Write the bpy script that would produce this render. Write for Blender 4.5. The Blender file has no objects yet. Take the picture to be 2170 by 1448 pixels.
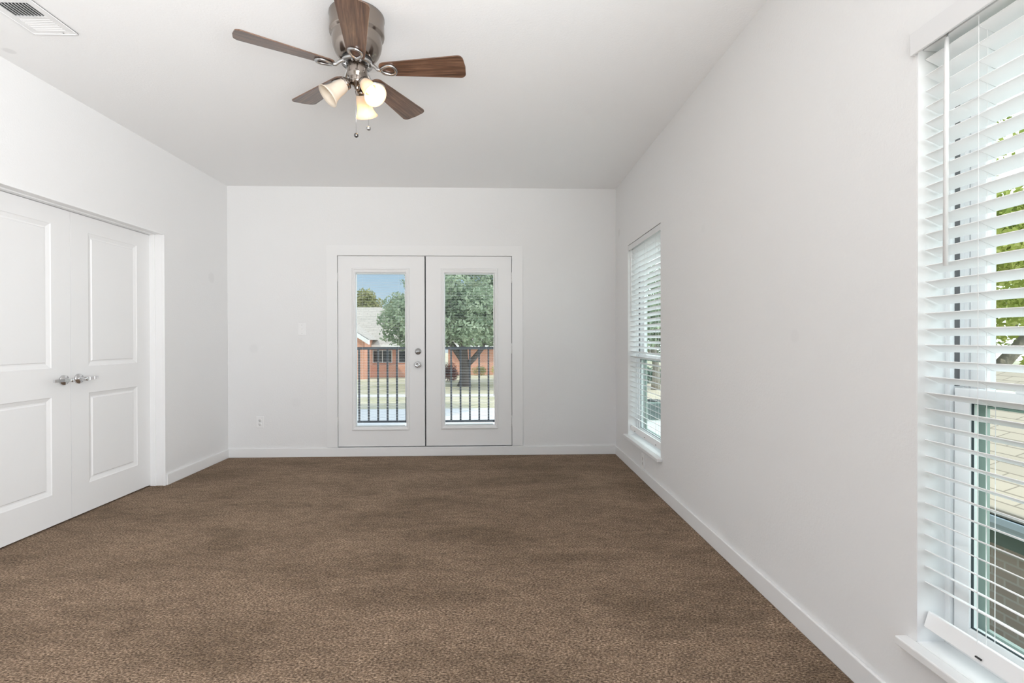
import bpy, bmesh, math, random
import numpy as np
from mathutils import Vector, Matrix

SC = bpy.context.scene
COL = SC.collection
random.seed(7)
RNG = np.random.default_rng(7)
rad = math.radians

# ------------------------------------------------------------------ camera, world, sun, lights, exposure
H, L, R, D = 2.74, 2.6967, 1.2472, 5.0286        # ceiling height, wall distances from the camera
CAMZ = 1.1894
REAR = -1.7
cam_data = bpy.data.cameras.new('camera')
cam = bpy.data.objects.new('camera', cam_data); COL.objects.link(cam)
cam_data.sensor_width = 36.0
cam_data.lens = 1037.5 / 2170 * 36.0
cam_data.clip_start = 0.02; cam_data.clip_end = 500
yaw, pitch, roll = 0.03378, -0.00457, -0.00201
fwd = Vector((math.sin(yaw) * math.cos(pitch), math.cos(yaw) * math.cos(pitch), math.sin(pitch)))
rt = Vector((math.cos(yaw), -math.sin(yaw), 0)); up = rt.cross(fwd)
r2 = math.cos(roll) * rt + math.sin(roll) * up; u2 = -math.sin(roll) * rt + math.cos(roll) * up
cam.matrix_world = Matrix(((r2.x, u2.x, -fwd.x, 0), (r2.y, u2.y, -fwd.y, 0), (r2.z, u2.z, -fwd.z, CAMZ), (0, 0, 0, 1)))
SC.camera = cam

world = bpy.data.worlds.new('sky'); SC.world = world; world.use_nodes = True
wn, wl = world.node_tree.nodes, world.node_tree.links
wn.clear()
w_out = wn.new('ShaderNodeOutputWorld'); w_bg = wn.new('ShaderNodeBackground')
w_tc = wn.new('ShaderNodeTexCoord'); w_sep = wn.new('ShaderNodeSeparateXYZ'); w_ramp = wn.new('ShaderNodeValToRGB')
wl.new(w_tc.outputs['Generated'], w_sep.inputs[0]); wl.new(w_sep.outputs['Z'], w_ramp.inputs[0])
e = w_ramp.color_ramp.elements
e[0].position = 0.0; e[0].color = (0.80, 0.92, 1.0, 1)
e[1].position = 0.55; e[1].color = (0.20, 0.42, 0.85, 1)
m_ = w_ramp.color_ramp.elements.new(0.14); m_.color = (0.52, 0.74, 0.98, 1)
w_n = wn.new('ShaderNodeTexNoise'); w_n.inputs['Scale'].default_value = 2.2; w_n.inputs['Detail'].default_value = 5
wl.new(w_tc.outputs['Generated'], w_n.inputs['Vector'])
w_cr = wn.new('ShaderNodeMapRange'); w_cr.inputs[1].default_value = 0.5; w_cr.inputs[2].default_value = 0.72
wl.new(w_n.outputs['Fac'], w_cr.inputs[0])
w_mx = wn.new('ShaderNodeMixRGB'); w_mx.inputs[2].default_value = (1, 1, 1, 1)
wl.new(w_cr.outputs[0], w_mx.inputs[0]); wl.new(w_ramp.outputs[0], w_mx.inputs[1])
# bright thin haze towards the east (the side of the two windows) and overhead behind the camera
w_hz = wn.new('ShaderNodeMapRange'); w_hz.interpolation_type = 'SMOOTHSTEP'
for k_, v_ in ((1, 0.05), (2, 0.45), (3, 0.0), (4, 1.0)): w_hz.inputs[k_].default_value = v_
wl.new(w_sep.outputs['X'], w_hz.inputs[0])
w_m2 = wn.new('ShaderNodeMixRGB'); w_m2.inputs[2].default_value = (4.0, 4.2, 4.5, 1)
wl.new(w_hz.outputs[0], w_m2.inputs[0]); wl.new(w_mx.outputs[0], w_m2.inputs[1])
wl.new(w_m2.outputs[0], w_bg.inputs[0]); w_bg.inputs[1].default_value = 0.85
wl.new(w_bg.outputs[0], w_out.inputs[0])

def light(name, kind, loc, direction, energy, color, **kw):
    d = bpy.data.lights.new(name, kind); d.energy = energy; d.color = color
    for k, v in kw.items(): setattr(d, k, v)
    o = bpy.data.objects.new(name, d); COL.objects.link(o); o.location = loc
    if direction is not None: o.rotation_euler = Vector(direction).to_track_quat('-Z', 'Y').to_euler()
    return o
light('sun', 'SUN', (-30, -15, 40), (0.66, 0.36, -0.82), 3.1, (1.0, 0.95, 0.86), angle=rad(0.6))
# added fill lamps beside and behind the camera, no such source seen
light('rear_fill', 'AREA', (0.25, REAR + 0.35, 0.85), (-0.28, 1.0, 1.0), 36, (0.965, 0.98, 1.0), shape='RECTANGLE', size=1.5, size_y=0.9, spread=rad(92))
light('side_fill', 'AREA', (R - 0.03, -0.85, 1.25), (-1, 0.0, 0.0), 50, (0.965, 0.98, 1.0), shape='RECTANGLE', size=1.4, size_y=1.9)
light('side_up_fill', 'AREA', (R - 0.55, -0.8, 1.2), (-1, .8, .45), 46, (0.965, 0.98, 1.0), shape='RECTANGLE', size=1.2, size_y=1.2, spread=rad(105))

vs = SC.view_settings
vs.view_transform = 'Standard'; vs.look = 'None'; vs.gamma = 1.0; vs.use_curve_mapping = False
vs.exposure = 0.0
SC.cycles.max_bounces = 12; SC.cycles.diffuse_bounces = 7; SC.cycles.transparent_max_bounces = 24
SC.cycles.transmission_bounces = 8; SC.cycles.glossy_bounces = 5
SC.cycles.sample_clamp_indirect = 6.0
SC.cycles.caustics_reflective = False; SC.cycles.caustics_refractive = False
SC.cycles.use_denoising = True

# ------------------------------------------------------------------ materials
def mat(name, color=(.8, .8, .8), rough=.5, metal=0.0, spec=.5, **kw):
    m = bpy.data.materials.new(name); m.use_nodes = True
    b = m.node_tree.nodes['Principled BSDF']
    b.inputs['Base Color'].default_value = (*color, 1); b.inputs['Roughness'].default_value = rough
    b.inputs['Metallic'].default_value = metal; b.inputs['Specular IOR Level'].default_value = spec
    for k, v in kw.items(): b.inputs[k].default_value = v
    return m
def nd(m, t, **kw):
    n = m.node_tree.nodes.new(t)
    for k, v in kw.items():
        if k in n.inputs: n.inputs[k].default_value = v
        else: setattr(n, k, v)
    return n
def lk(m, a, b): m.node_tree.links.new(a, b)
def bsdf(m): return m.node_tree.nodes['Principled BSDF']
def ramp(m, fac, stops):
    r = nd(m, 'ShaderNodeValToRGB'); el = r.color_ramp.elements
    el[0].position, el[0].color = stops[0][0], (*stops[0][1], 1)
    el[1].position, el[1].color = stops[-1][0], (*stops[-1][1], 1)
    for p, c in stops[1:-1]:
        x = el.new(p); x.color = (*c, 1)
    lk(m, fac, r.inputs[0]); return r
def add_bump(m, scale, strength, dist, detail=2.0, coord=None):
    n = nd(m, 'ShaderNodeTexNoise', Scale=scale, Detail=detail)
    lk(m, coord if coord else nd(m, 'ShaderNodeNewGeometry').outputs['Position'], n.inputs['Vector'])
    b = nd(m, 'ShaderNodeBump', Strength=strength, Distance=dist)
    lk(m, n.outputs['Fac'], b.inputs['Height']); lk(m, b.outputs[0], bsdf(m).inputs['Normal']); return b

def wall_mat(name, color, scuffs=()):
    """matt painted drywall with an orange-peel texture and a few faint round scuffs (x, y, z, radius, strength)"""
    m = mat(name, color, .72, spec=.25); add_bump(m, 95, .16, .006, 3)
    prev = None
    pos = nd(m, 'ShaderNodeNewGeometry').outputs['Position']
    for (x, y, z, r, s) in scuffs:
        v = nd(m, 'ShaderNodeVectorMath', operation='DISTANCE'); lk(m, pos, v.inputs[0]); v.inputs[1].default_value = (x, y, z)
        q = nd(m, 'ShaderNodeMapRange', interpolation_type='SMOOTHSTEP'); lk(m, v.outputs['Value'], q.inputs[0])
        for k, val in ((1, r * .55), (2, r), (3, 1 - s), (4, 1.0)): q.inputs[k].default_value = val
        if prev is None: prev = q.outputs[0]
        else:
            t = nd(m, 'ShaderNodeMath', operation='MULTIPLY'); lk(m, prev, t.inputs[0]); lk(m, q.outputs[0], t.inputs[1]); prev = t.outputs[0]
    if prev is not None:
        x = nd(m, 'ShaderNodeMixRGB', blend_type='MULTIPLY'); x.inputs[0].default_value = 1; x.inputs[1].default_value = (*color, 1)
        lk(m, prev, x.inputs[2]); lk(m, x.outputs[0], bsdf(m).inputs['Base Color'])
    return m
WALLC = (.80, .80, .80)
M = {}
M['wall'] = wall_mat('painted_drywall', WALLC, [(-2.44, D, 1.10, .055, .035), (-1.97, D, 1.18, .03, .02), (-2.02, D, .55, .06, .02),
                     (R, 4.9, 2.26, .05, .08), (R, 3.75, .52, .05, .02), (-L, 4.75, 1.78, .06, .05), (R, 2.9, 1.85, .03, .02), (R, 2.0, 1.2, .035, .03)])
M['ceiling'] = wall_mat('ceiling_paint', (.88, .88, .88), [(-2.60, 2.72, H, .035, .10)])
M['trim'] = mat('semi_gloss_white_trim', (.82, .82, .82), .42)
M['door'] = mat('white_door_paint', (.82, .82, .82), .45)
M['vinyl'] = mat('white_vinyl', (.84, .85, .86), .38)
M['blind'] = mat('white_faux_wood', (.88, .885, .89), .40)
M['track_shade'] = mat('dark_grey_track_shade', (.13, .13, .135), .6)
M['glass_tint'] = mat('grey_green_glass_tint', (.34, .40, .365), .5)  # tint and reflection of slanting glass put into a colour
M['cord'] = mat('white_cord', (.82, .82, .82), .8)
M['plastic'] = mat('white_plastic', (.84, .84, .84), .35)
M['valance'] = mat('valance_white', (.74, .74, .745), .45)
M['dark_slot'] = mat('dark_slot', (.03, .03, .03), .6)
M['gasket'] = mat('black_weatherstrip', (.03, .045, .05), .8)
M['chrome'] = mat('polished_nickel', (.72, .72, .73), .14, 1.0)
M['satin'] = mat('satin_nickel', (.50, .50, .50), .30, 1.0)
M['hinge'] = mat('painted_hinge', (.74, .74, .73), .35, .3)
M['rail'] = mat('dark_grey_painted_steel', (.075, .082, .095), .45)
M['vent'] = mat('white_enamel_steel', (.80, .80, .80), .45)

def brushed(name, color, rough):
    m = mat(name, color, rough, 1.0); tc = nd(m, 'ShaderNodeTexCoord'); mp = nd(m, 'ShaderNodeMapping'); mp.inputs['Scale'].default_value = (3, 3, 160)
    lk(m, tc.outputs['Object'], mp.inputs['Vector']); add_bump(m, 6, .08, .001, 2, mp.outputs[0])
    return m
M['nickel'] = brushed('brushed_nickel', (.31, .27, .24), .17)

# carpet: twisted pile, vacuum streaks and traffic patches
def carpet():
    m = mat('brown_carpet', (.2, .14, .1), .95, spec=.08)
    pos = nd(m, 'ShaderNodeNewGeometry').outputs['Position']
    fine = nd(m, 'ShaderNodeTexNoise', Scale=125, Detail=4, Roughness=.7); fmap = nd(m, 'ShaderNodeMapping'); fmap.inputs['Scale'].default_value = (.75, 1.25, 1); fmap.inputs['Rotation'].default_value = (0, 0, .25); lk(m, pos, fmap.inputs['Vector']); lk(m, fmap.outputs[0], fine.inputs['Vector'])
    tuft = nd(m, 'ShaderNodeTexVoronoi', Scale=140); lk(m, pos, tuft.inputs['Vector'])
    mp = nd(m, 'ShaderNodeMapping'); mp.inputs['Scale'].default_value = (1.0, 2.2, 1); mp.inputs['Rotation'].default_value = (0, 0, .35); lk(m, pos, mp.inputs['Vector'])
    big = nd(m, 'ShaderNodeTexNoise', Scale=1.5, Detail=5, Roughness=.6, Distortion=.6); lk(m, mp.outputs[0], big.inputs['Vector'])
    base = ramp(m, fine.outputs['Fac'], [(.36, (.052, .032, .018)), (.5, (.220, .150, .098)), (.64, (.52, .385, .275))])
    patch = ramp(m, big.outputs['Fac'], [(.34, (.74, .73, .70)), (.5, (1, 1, 1)), (.66, (1.20, 1.20, 1.21))])
    x = nd(m, 'ShaderNodeMixRGB', blend_type='MULTIPLY'); x.inputs[0].default_value = 1
    mid = nd(m, 'ShaderNodeTexNoise', Scale=11, Detail=4, Roughness=.65); lk(m, mp.outputs[0], mid.inputs['Vector'])
    mr = ramp(m, mid.outputs['Fac'], [(.33, (.78, .77, .76)), (.67, (1.22, 1.22, 1.22))])
    pm = nd(m, 'ShaderNodeMixRGB', blend_type='MULTIPLY'); pm.inputs[0].default_value = 1; lk(m, patch.outputs[0], pm.inputs[1]); lk(m, mr.outputs[0], pm.inputs[2])
    lk(m, base.outputs[0], x.inputs[1]); lk(m, pm.outputs[0], x.inputs[2]); lk(m, x.outputs[0], bsdf(m).inputs['Base Color'])
    hm = nd(m, 'ShaderNodeMath', operation='SUBTRACT'); lk(m, fine.outputs['Fac'], hm.inputs[0]); lk(m, tuft.outputs['Distance'], hm.inputs[1])
    b = nd(m, 'ShaderNodeBump', Strength=.9, Distance=.008); lk(m, hm.outputs[0], b.inputs['Height']); lk(m, b.outputs[0], bsdf(m).inputs['Normal'])
    bsdf(m).inputs['Sheen Weight'].default_value = .25; bsdf(m).inputs['Sheen Roughness'].default_value = .5
    bsdf(m).inputs['Sheen Tint'].default_value = (.55, .45, .38, 1)
    return m
M['carpet'] = carpet()

def wood():
    m = mat('walnut_veneer', (.16, .08, .04), .36); bsdf(m).inputs['Coat Weight'].default_value = .5; bsdf(m).inputs['Coat Roughness'].default_value = .22
    tc = nd(m, 'ShaderNodeTexCoord'); mp = nd(m, 'ShaderNodeMapping'); mp.inputs['Scale'].default_value = (1.6, 26, 8)
    lk(m, tc.outputs['Object'], mp.inputs['Vector'])
    n = nd(m, 'ShaderNodeTexNoise', Scale=3.0, Detail=6, Roughness=.62, Distortion=.5); lk(m, mp.outputs[0], n.inputs['Vector'])
    r = ramp(m, n.outputs['Fac'], [(.30, (.040, .018, .010)), (.5, (.115, .058, .034)), (.7, (.215, .120, .075))])
    lk(m, r.outputs[0], bsdf(m).inputs['Base Color']); return m
M['wood'] = wood()

def glass(name, tint=(.97, .985, .98)):
    m = bpy.data.materials.new(name); m.use_nodes = True; m.node_tree.nodes.clear()
    out = nd(m, 'ShaderNodeOutputMaterial'); t = nd(m, 'ShaderNodeBsdfTransparent'); t.inputs[0].default_value = (*tint, 1)
    g = nd(m, 'ShaderNodeBsdfGlossy'); g.inputs['Roughness'].default_value = .02
    lw = nd(m, 'ShaderNodeLayerWeight'); lw.inputs['Blend'].default_value = .5; pw = nd(m, 'ShaderNodeMath', operation='POWER'); pw.inputs[1].default_value = 5.0
    fr = nd(m, 'ShaderNodeMath', operation='MULTIPLY_ADD'); fr.inputs[1].default_value = .40; fr.inputs[2].default_value = .005; mx = nd(m, 'ShaderNodeMixShader')
    lk(m, lw.outputs['Facing'], pw.inputs[0]); lk(m, pw.outputs[0], fr.inputs[0]); lk(m, fr.outputs[0], mx.inputs[0]); lk(m, t.outputs[0], mx.inputs[1]); lk(m, g.outputs[0], mx.inputs[2]); lk(m, mx.outputs[0], out.inputs[0]); return m
M['glass'] = glass('window_glass')
M['glass_green'] = glass('low_e_glass', (.90, .96, .93))

def shade_mat(name, color, transl):
    m = bpy.data.materials.new(name); m.use_nodes = True; m.node_tree.nodes.clear()
    out = nd(m, 'ShaderNodeOutputMaterial'); d = nd(m, 'ShaderNodeBsdfPrincipled'); d.inputs['Base Color'].default_value = (*color, 1); d.inputs['Roughness'].default_value = .35
    t = nd(m, 'ShaderNodeBsdfTranslucent'); t.inputs[0].default_value = (*color, 1); mx = nd(m, 'ShaderNodeMixShader'); mx.inputs[0].default_value = transl
    lk(m, d.outputs[0], mx.inputs[1]); lk(m, t.outputs[0], mx.inputs[2]); lk(m, mx.outputs[0], out.inputs[0]); return m
M['shade'] = shade_mat('frosted_glass', (.80, .73, .63), .40)
def emit(name, color, strength):
    m = mat(name, color, .5); bsdf(m).inputs['Emission Color'].default_value = (*color, 1); bsdf(m).inputs['Emission Strength'].default_value = strength; return m
M['bulb_on'] = emit('lit_bulb', (1.0, .82, .50), 1.3)
M['bulb_off'] = mat('frosted_bulb', (.88, .86, .84), .4)

def brick_mat(name, c1, c2, mortar, sx=1.0):
    m = mat(name, c1, .85, spec=.2); tc = nd(m, 'ShaderNodeTexCoord'); sp = nd(m, 'ShaderNodeSeparateXYZ'); ad = nd(m, 'ShaderNodeMath', operation='ADD'); cb = nd(m, 'ShaderNodeCombineXYZ')
    lk(m, tc.outputs['Object'], sp.inputs[0]); lk(m, sp.outputs['X'], ad.inputs[0]); lk(m, sp.outputs['Y'], ad.inputs[1]); lk(m, ad.outputs[0], cb.inputs[0]); lk(m, sp.outputs['Z'], cb.inputs[1])
    b = nd(m, 'ShaderNodeTexBrick', Scale=1.0); b.inputs['Color1'].default_value = (*c1, 1); b.inputs['Color2'].default_value = (*c2, 1); b.inputs['Mortar'].default_value = (*mortar, 1)
    b.inputs['Brick Width'].default_value = .24 * sx; b.inputs['Row Height'].default_value = .085 * sx; b.inputs['Mortar Size'].default_value = .010 * sx
    lk(m, cb.outputs[0], b.inputs['Vector']); lk(m, b.outputs['Color'], bsdf(m).inputs['Base Color']); return m
M['brick'] = brick_mat('orange_brick', (.72, .33, .21), (.64, .27, .17), (.70, .52, .42))
M['brick_brown'] = brick_mat('brown_brick', (.36, .285, .25), (.42, .34, .30), (.45, .40, .37), .85)
def shingle_mat(name, c1, c2, row, slope_axis):
    m = mat(name, c1, .9, spec=.15); tc = nd(m, 'ShaderNodeTexCoord'); sp = nd(m, 'ShaderNodeSeparateXYZ'); cb = nd(m, 'ShaderNodeCombineXYZ')
    lk(m, tc.outputs['Object'], sp.inputs[0]); a, b_ = (('Y', 'X') if slope_axis == 'X' else ('X', 'Y'))
    lk(m, sp.outputs[a], cb.inputs[0]); lk(m, sp.outputs[b_], cb.inputs[1])
    b = nd(m, 'ShaderNodeTexBrick', Scale=1.0); b.inputs['Color1'].default_value = (*c1, 1); b.inputs['Color2'].default_value = (*c2, 1); b.inputs['Mortar'].default_value = tuple(v * .55 for v in c1) + (1,)
    b.inputs['Brick Width'].default_value = row * 3; b.inputs['Row Height'].default_value = row; b.inputs['Mortar Size'].default_value = row * .05
    lk(m, cb.outputs[0], b.inputs['Vector']); lk(m, b.outputs['Color'], bsdf(m).inputs['Base Color']); return m
M['roof_tan'] = shingle_mat('tan_shingles', (.52, .43, .35), (.47, .39, .32), .145, 'X')
M['roof_grey'] = shingle_mat('weathered_shingles', (.45, .41, .37), (.40, .37, .33), .30, 'Y')
M['white_paint'] = mat('white_exterior_paint', (.85, .85, .84), .6)
M['dark_glass'] = mat('dark_window_pane', (.03, .035, .04), .1)
M['gutter'] = mat('blue_grey_gutter', (.42, .48, .55), .4)
M['fascia'] = mat('dark_green_fascia', (.10, .13, .11), .7)
M['concrete'] = mat('pale_concrete', (.66, .655, .645), .9, spec=.15); add_bump(M['concrete'], 8, .3, .02)
M['pale_bark'] = mat('pale_bark', (.34, .30, .26), .95, spec=.1); add_bump(M['pale_bark'], 7, .9, .06, 4)
M['bark'] = mat('grey_bark', (.13, .11, .10), .95, spec=.1); add_bump(M['bark'], 7, .9, .06, 4)
def lawn():
    m = mat('dry_lawn', (.4, .36, .2), .95, spec=.08); pos = nd(m, 'ShaderNodeNewGeometry').outputs['Position']
    n = nd(m, 'ShaderNodeTexNoise', Scale=.35, Detail=6, Roughness=.7); lk(m, pos, n.inputs['Vector'])
    r = ramp(m, n.outputs['Fac'], [(.3, (.33, .33, .20)), (.5, (.50, .46, .34)), (.7, (.62, .57, .46))]); lk(m, r.outputs[0], bsdf(m).inputs['Base Color']); return m
M['lawn'] = lawn()
def leaf_mat(name, c1, c2, c3, scale=1.3):
    m = bpy.data.materials.new(name); m.use_nodes = True; m.node_tree.nodes.clear()
    out = nd(m, 'ShaderNodeOutputMaterial'); d = nd(m, 'ShaderNodeBsdfDiffuse'); t = nd(m, 'ShaderNodeBsdfTranslucent'); mx = nd(m, 'ShaderNodeMixShader'); mx.inputs[0].default_value = .35
    n = nd(m, 'ShaderNodeTexNoise', Scale=scale, Detail=3); lk(m, nd(m, 'ShaderNodeNewGeometry').outputs['Position'], n.inputs['Vector'])
    r = ramp(m, n.outputs['Fac'], [(.32, c1), (.5, c2), (.68, c3)])
    lk(m, r.outputs[0], d.inputs[0]); lk(m, r.outputs[0], t.inputs[0]); lk(m, d.outputs[0], mx.inputs[1]); lk(m, t.outputs[0], mx.inputs[2]); lk(m, mx.outputs[0], out.inputs[0]); return m
M['oak'] = leaf_mat('grey_green_leaves', (.19, .26, .17), (.34, .42, .29), (.46, .53, .38), .9)
M['yellow_leaf'] = leaf_mat('yellow_green_leaves', (.22, .28, .07), (.44, .48, .14), (.66, .66, .28), 1.4)
M['olive_leaf'] = leaf_mat('olive_leaves', (.20, .22, .09), (.32, .33, .15), (.42, .40, .20), .6)
M['hedge'] = leaf_mat('teal_green_leaves', (.05, .12, .09), (.09, .18, .13), (.13, .24, .17), 2)
M['red_leaf'] = leaf_mat('dark_red_leaves', (.10, .035, .035), (.16, .06, .055), (.22, .09, .08), 2)

# ------------------------------------------------------------------ mesh helpers
class MB:
    def __init__(self): self.v = []; self.f = []; self.smooth = []
    def add(self, vs, fs, smooth=False):
        o = len(self.v); self.v.extend([tuple(q) for q in vs])
        for f in fs: self.f.append(tuple(i + o for i in f)); self.smooth.append(smooth)
        return self
    def box(self, x0, x1, y0, y1, z0, z1, T=None):
        x0, x1 = min(x0, x1), max(x0, x1); y0, y1 = min(y0, y1), max(y0, y1); z0, z1 = min(z0, z1), max(z0, z1)
        vs = [Vector(q) for q in ((x0, y0, z0), (x1, y0, z0), (x1, y1, z0), (x0, y1, z0), (x0, y0, z1), (x1, y0, z1), (x1, y1, z1), (x0, y1, z1))]
        if T is not None: vs = [T @ q for q in vs]
        return self.add(vs, [(0, 3, 2, 1), (4, 5, 6, 7), (0, 1, 5, 4), (1, 2, 6, 5), (2, 3, 7, 6), (3, 0, 4, 7)])
    def lathe(self, prof, n=40, T=None, cap=True):
        vs = []; fs = []
        for (r, z) in prof:
            for k in range(n):
                a = 2 * math.pi * k / n; vs.append(Vector((r * math.cos(a), r * math.sin(a), z)))
        for i in range(len(prof) - 1):
            for k in range(n):
                k2 = (k + 1) % n; fs.append((i * n + k, i * n + k2, (i + 1) * n + k2, (i + 1) * n + k))
        if T is not None: vs = [T @ q for q in vs]
        self.add(vs, fs, True)
        if cap:
            o = len(self.v) - len(vs)
            self.f.append(tuple(o + k for k in range(n))[::-1]); self.smooth.append(False)
            self.f.append(tuple(o + (len(prof) - 1) * n + k for k in range(n))); self.smooth.append(False)
        return self
    def tube(self, pts, radii, n=10, cap=True):
        pts = [Vector(p) for p in pts]
        if not hasattr(radii, '__len__'): radii = [radii] * len(pts)
        vs = []; fs = []; prev = None
        for i, p in enumerate(pts):
            t = (pts[min(i + 1, len(pts) - 1)] - pts[max(i - 1, 0)]).normalized()
            if prev is None: a = t.orthogonal().normalized()
            else: a = (prev - t * prev.dot(t)).normalized()
            prev = a; b = t.cross(a)
            for k in range(n):
                q = 2 * math.pi * k / n; vs.append(p + (a * math.cos(q) + b * math.sin(q)) * radii[i])
        for i in range(len(pts) - 1):
            for k in range(n):
                k2 = (k + 1) % n; fs.append((i * n + k, i * n + k2, (i + 1) * n + k2, (i + 1) * n + k))
        self.add(vs, fs, True)
        if cap:
            o = len(self.v) - len(vs)
            self.f.append(tuple(o + k for k in range(n))[::-1]); self.smooth.append(False)
            self.f.append(tuple(o + (len(pts) - 1) * n + k for k in range(n))); self.smooth.append(False)
        return self
    def sphere(self, c, r, n=14, m=8, sz=1.0):
        prof = [(r * math.sin(math.pi * i / m), -r * sz * math.cos(math.pi * i / m)) for i in range(m + 1)]
        prof[0] = (r * .02, prof[0][1]); prof[-1] = (r * .02, prof[-1][1])
        return self.lathe(prof, n, Matrix.Translation(c))
    def build(self, name, material, parent=None, bevel=0, loc=None, solidify=0):
        me = bpy.data.meshes.new(name); me.from_pydata(self.v, [], self.f); me.update()
        me.polygons.foreach_set('use_smooth', self.smooth)
        me.materials.append(material)
        o = bpy.data.objects.new(name, me); COL.objects.link(o)
        if parent is not None: o.parent = parent
        if loc is not None: o.location = loc
        if bevel:
            b = o.modifiers.new('bevel', 'BEVEL'); b.width = bevel; b.segments = 2; b.limit_method = 'ANGLE'
        if solidify:
            s = o.modifiers.new('solid', 'SOLIDIFY'); s.thickness = solidify; s.offset = 0
        return o
def tag(o, label, cat, group=None, kind=None):
    o['label'] = label; o['category'] = cat
    if group: o['group'] = group
    if kind: o['kind'] = kind
    return o
def empty(name, loc=(0, 0, 0), rz=0, label=None, cat=None, group=None, kind=None):
    o = bpy.data.objects.new(name, None); COL.objects.link(o); o.location = loc; o.rotation_euler = (0, 0, rz); o.empty_display_size = .05
    if label: tag(o, label, cat, group, kind)
    return o
def copy_tree(o, parent=None, relabel=None):
    c = o.copy(); COL.objects.link(c); c.parent = parent
    for ch in list(o.children): copy_tree(ch, c)
    return c
def frame(mb, axis, a0, a1, z0, z1, w, p0, p1, wt=None, wb=None):
    """four bars around a rectangle; axis 'x': spans x with depth in y, axis 'y': spans y with depth in x"""
    wt = w if wt is None else wt; wb = w if wb is None else wb
    for (s0, s1, t0, t1) in ((a0, a0 + w, z0, z1), (a1 - w, a1, z0, z1), (a0 + w, a1 - w, z1 - wt, z1), (a0 + w, a1 - w, z0, z0 + wb)):
        if axis == 'x': mb.box(s0, s1, p0, p1, t0, t1)
        else: mb.box(p0, p1, s0, s1, t0, t1)
    return mb
def ring_panel(mb, rings, axis, sign, p, closed=True):
    """nested rectangles (a0, a1, z0, z1, depth): a moulded panel; axis as in frame(); depth is measured along sign from plane p"""
    vs = []; fs = []
    for (a0, a1, z0, z1, d) in rings:
        for (a, z) in ((a0, z0), (a1, z0), (a1, z1), (a0, z1)):
            vs.append((a, p + sign * d, z) if axis == 'x' else (p + sign * d, a, z))
    for i in range(len(rings) - 1):
        for k in range(4):
            k2 = (k + 1) % 4; q = (i * 4 + k, i * 4 + k2, (i + 1) * 4 + k2, (i + 1) * 4 + k); fs.append(q)
    if closed:
        o = (len(rings) - 1) * 4; fs.append((o, o + 1, o + 2, o + 3))
    mb.add(vs, fs); return mb
def cells(mb, axis, p0, p1, a_cuts, z_cuts, holes):
    """a wall of boxes between cut lines, leaving out the cells whose centre is in a hole (a0, a1, z0, z1)"""
    for i in range(len(a_cuts) - 1):
        for j in range(len(z_cuts) - 1):
            a, z = (a_cuts[i] + a_cuts[i + 1]) / 2, (z_cuts[j] + z_cuts[j + 1]) / 2
            if any(h[0] < a < h[1] and h[2] < z < h[3] for h in holes): continue
            if axis == 'x': mb.box(a_cuts[i], a_cuts[i + 1], p0, p1, z_cuts[j], z_cuts[j + 1])
            else: mb.box(p0, p1, a_cuts[i], a_cuts[i + 1], z_cuts[j], z_cuts[j + 1])
    return mb
def struct(o, label, cat): return tag(o, label, cat, kind='structure')

# ------------------------------------------------------------------ room shell
WZ0, WZ1 = .275, 2.072                       # window openings
W1 = (3.657, 4.574); W2 = (.493, 1.410)      # far and near window, along the right wall
FD = (-1.606, .174, .0, 2.046)               # french door opening
CD = (2.585, 4.088, .0, 2.052)               # closet opening
struct(MB().box(-L - .3, R + .25, REAR - .2, D + .02, -.12, 0).build('floor', M['carpet']), 'brown cut pile carpet covering the whole floor', 'floor')
struct(MB().box(-L - .9, R + .25, REAR - .2, D + .2, H, H + .18).build('ceiling', M['ceiling']), 'flat white painted ceiling above the fan', 'ceiling')
struct(cells(MB(), 'x', D, D + .16, [-L - .2, FD[0], FD[1], R + .2], [0, FD[3], H], [FD]).build('wall_back', M['wall']), 'white wall around the glazed double doors', 'wall')
struct(cells(MB(), 'y', R, R + .17, [REAR, W2[0], W2[1], W1[0], W1[1], D], [0, WZ0, WZ1, H], [(*W1, WZ0, WZ1), (*W2, WZ0, WZ1)]).build('wall_right', M['wall']), 'white wall holding the two windows with blinds', 'wall')
struct(cells(MB(), 'y', -L - .17, -L, [REAR, CD[0], CD[1], D], [0, CD[3], H], [CD]).build('wall_left', M['wall']), 'white wall around the recessed panel doors', 'wall')
struct(cells(MB(), 'x', REAR - .12, REAR, [-L, -2.5, 1.1, R], [0, .3, 2.5, H], [(-2.5, 1.1, .3, 2.5)]).build('wall_rear', M['wall']), 'white wall with a wide added light opening behind the camera', 'wall')  # unseen wall, its unglazed opening added to let daylight in
mb = MB().box(-L - .85, -L - .8, CD[0] - .2, CD[1] + .2, 0, H); mb.box(-L - .8, -L - .17, CD[0] - .2, CD[0] - .15, 0, H); mb.box(-L - .8, -L - .17, CD[1] + .15, CD[1] + .2, 0, H)
mb.box(-L - .85, -L - .1, CD[0] - .2, CD[1] + .2, -.12, -.02)
struct(mb.build('wall_closet', M['wall']), 'inside walls of the closet behind the panel doors', 'wall')

# baseboards
BT, BH = .014, .090
def baseboard(name, label, x0, x1, y0, y1):
    return struct(MB().box(x0, x1, y0, y1, 0, BH).build(name, M['trim'], bevel=.004), label, 'baseboard')
baseboard('baseboard_back', 'white baseboard running under the glazed double doors', -L, R, D - BT, D)
baseboard('baseboard_right', 'long white baseboard below the two windows', R - BT, R, REAR, D - BT)
baseboard('baseboard_left', 'short white baseboard between the panel doors and the corner', -L, -L + BT, CD[1] + .004, D - BT)
baseboard('baseboard_left_rear', 'white baseboard on the near side of the panel doors', -L, -L + BT, REAR, CD[0] - .004)

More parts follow.
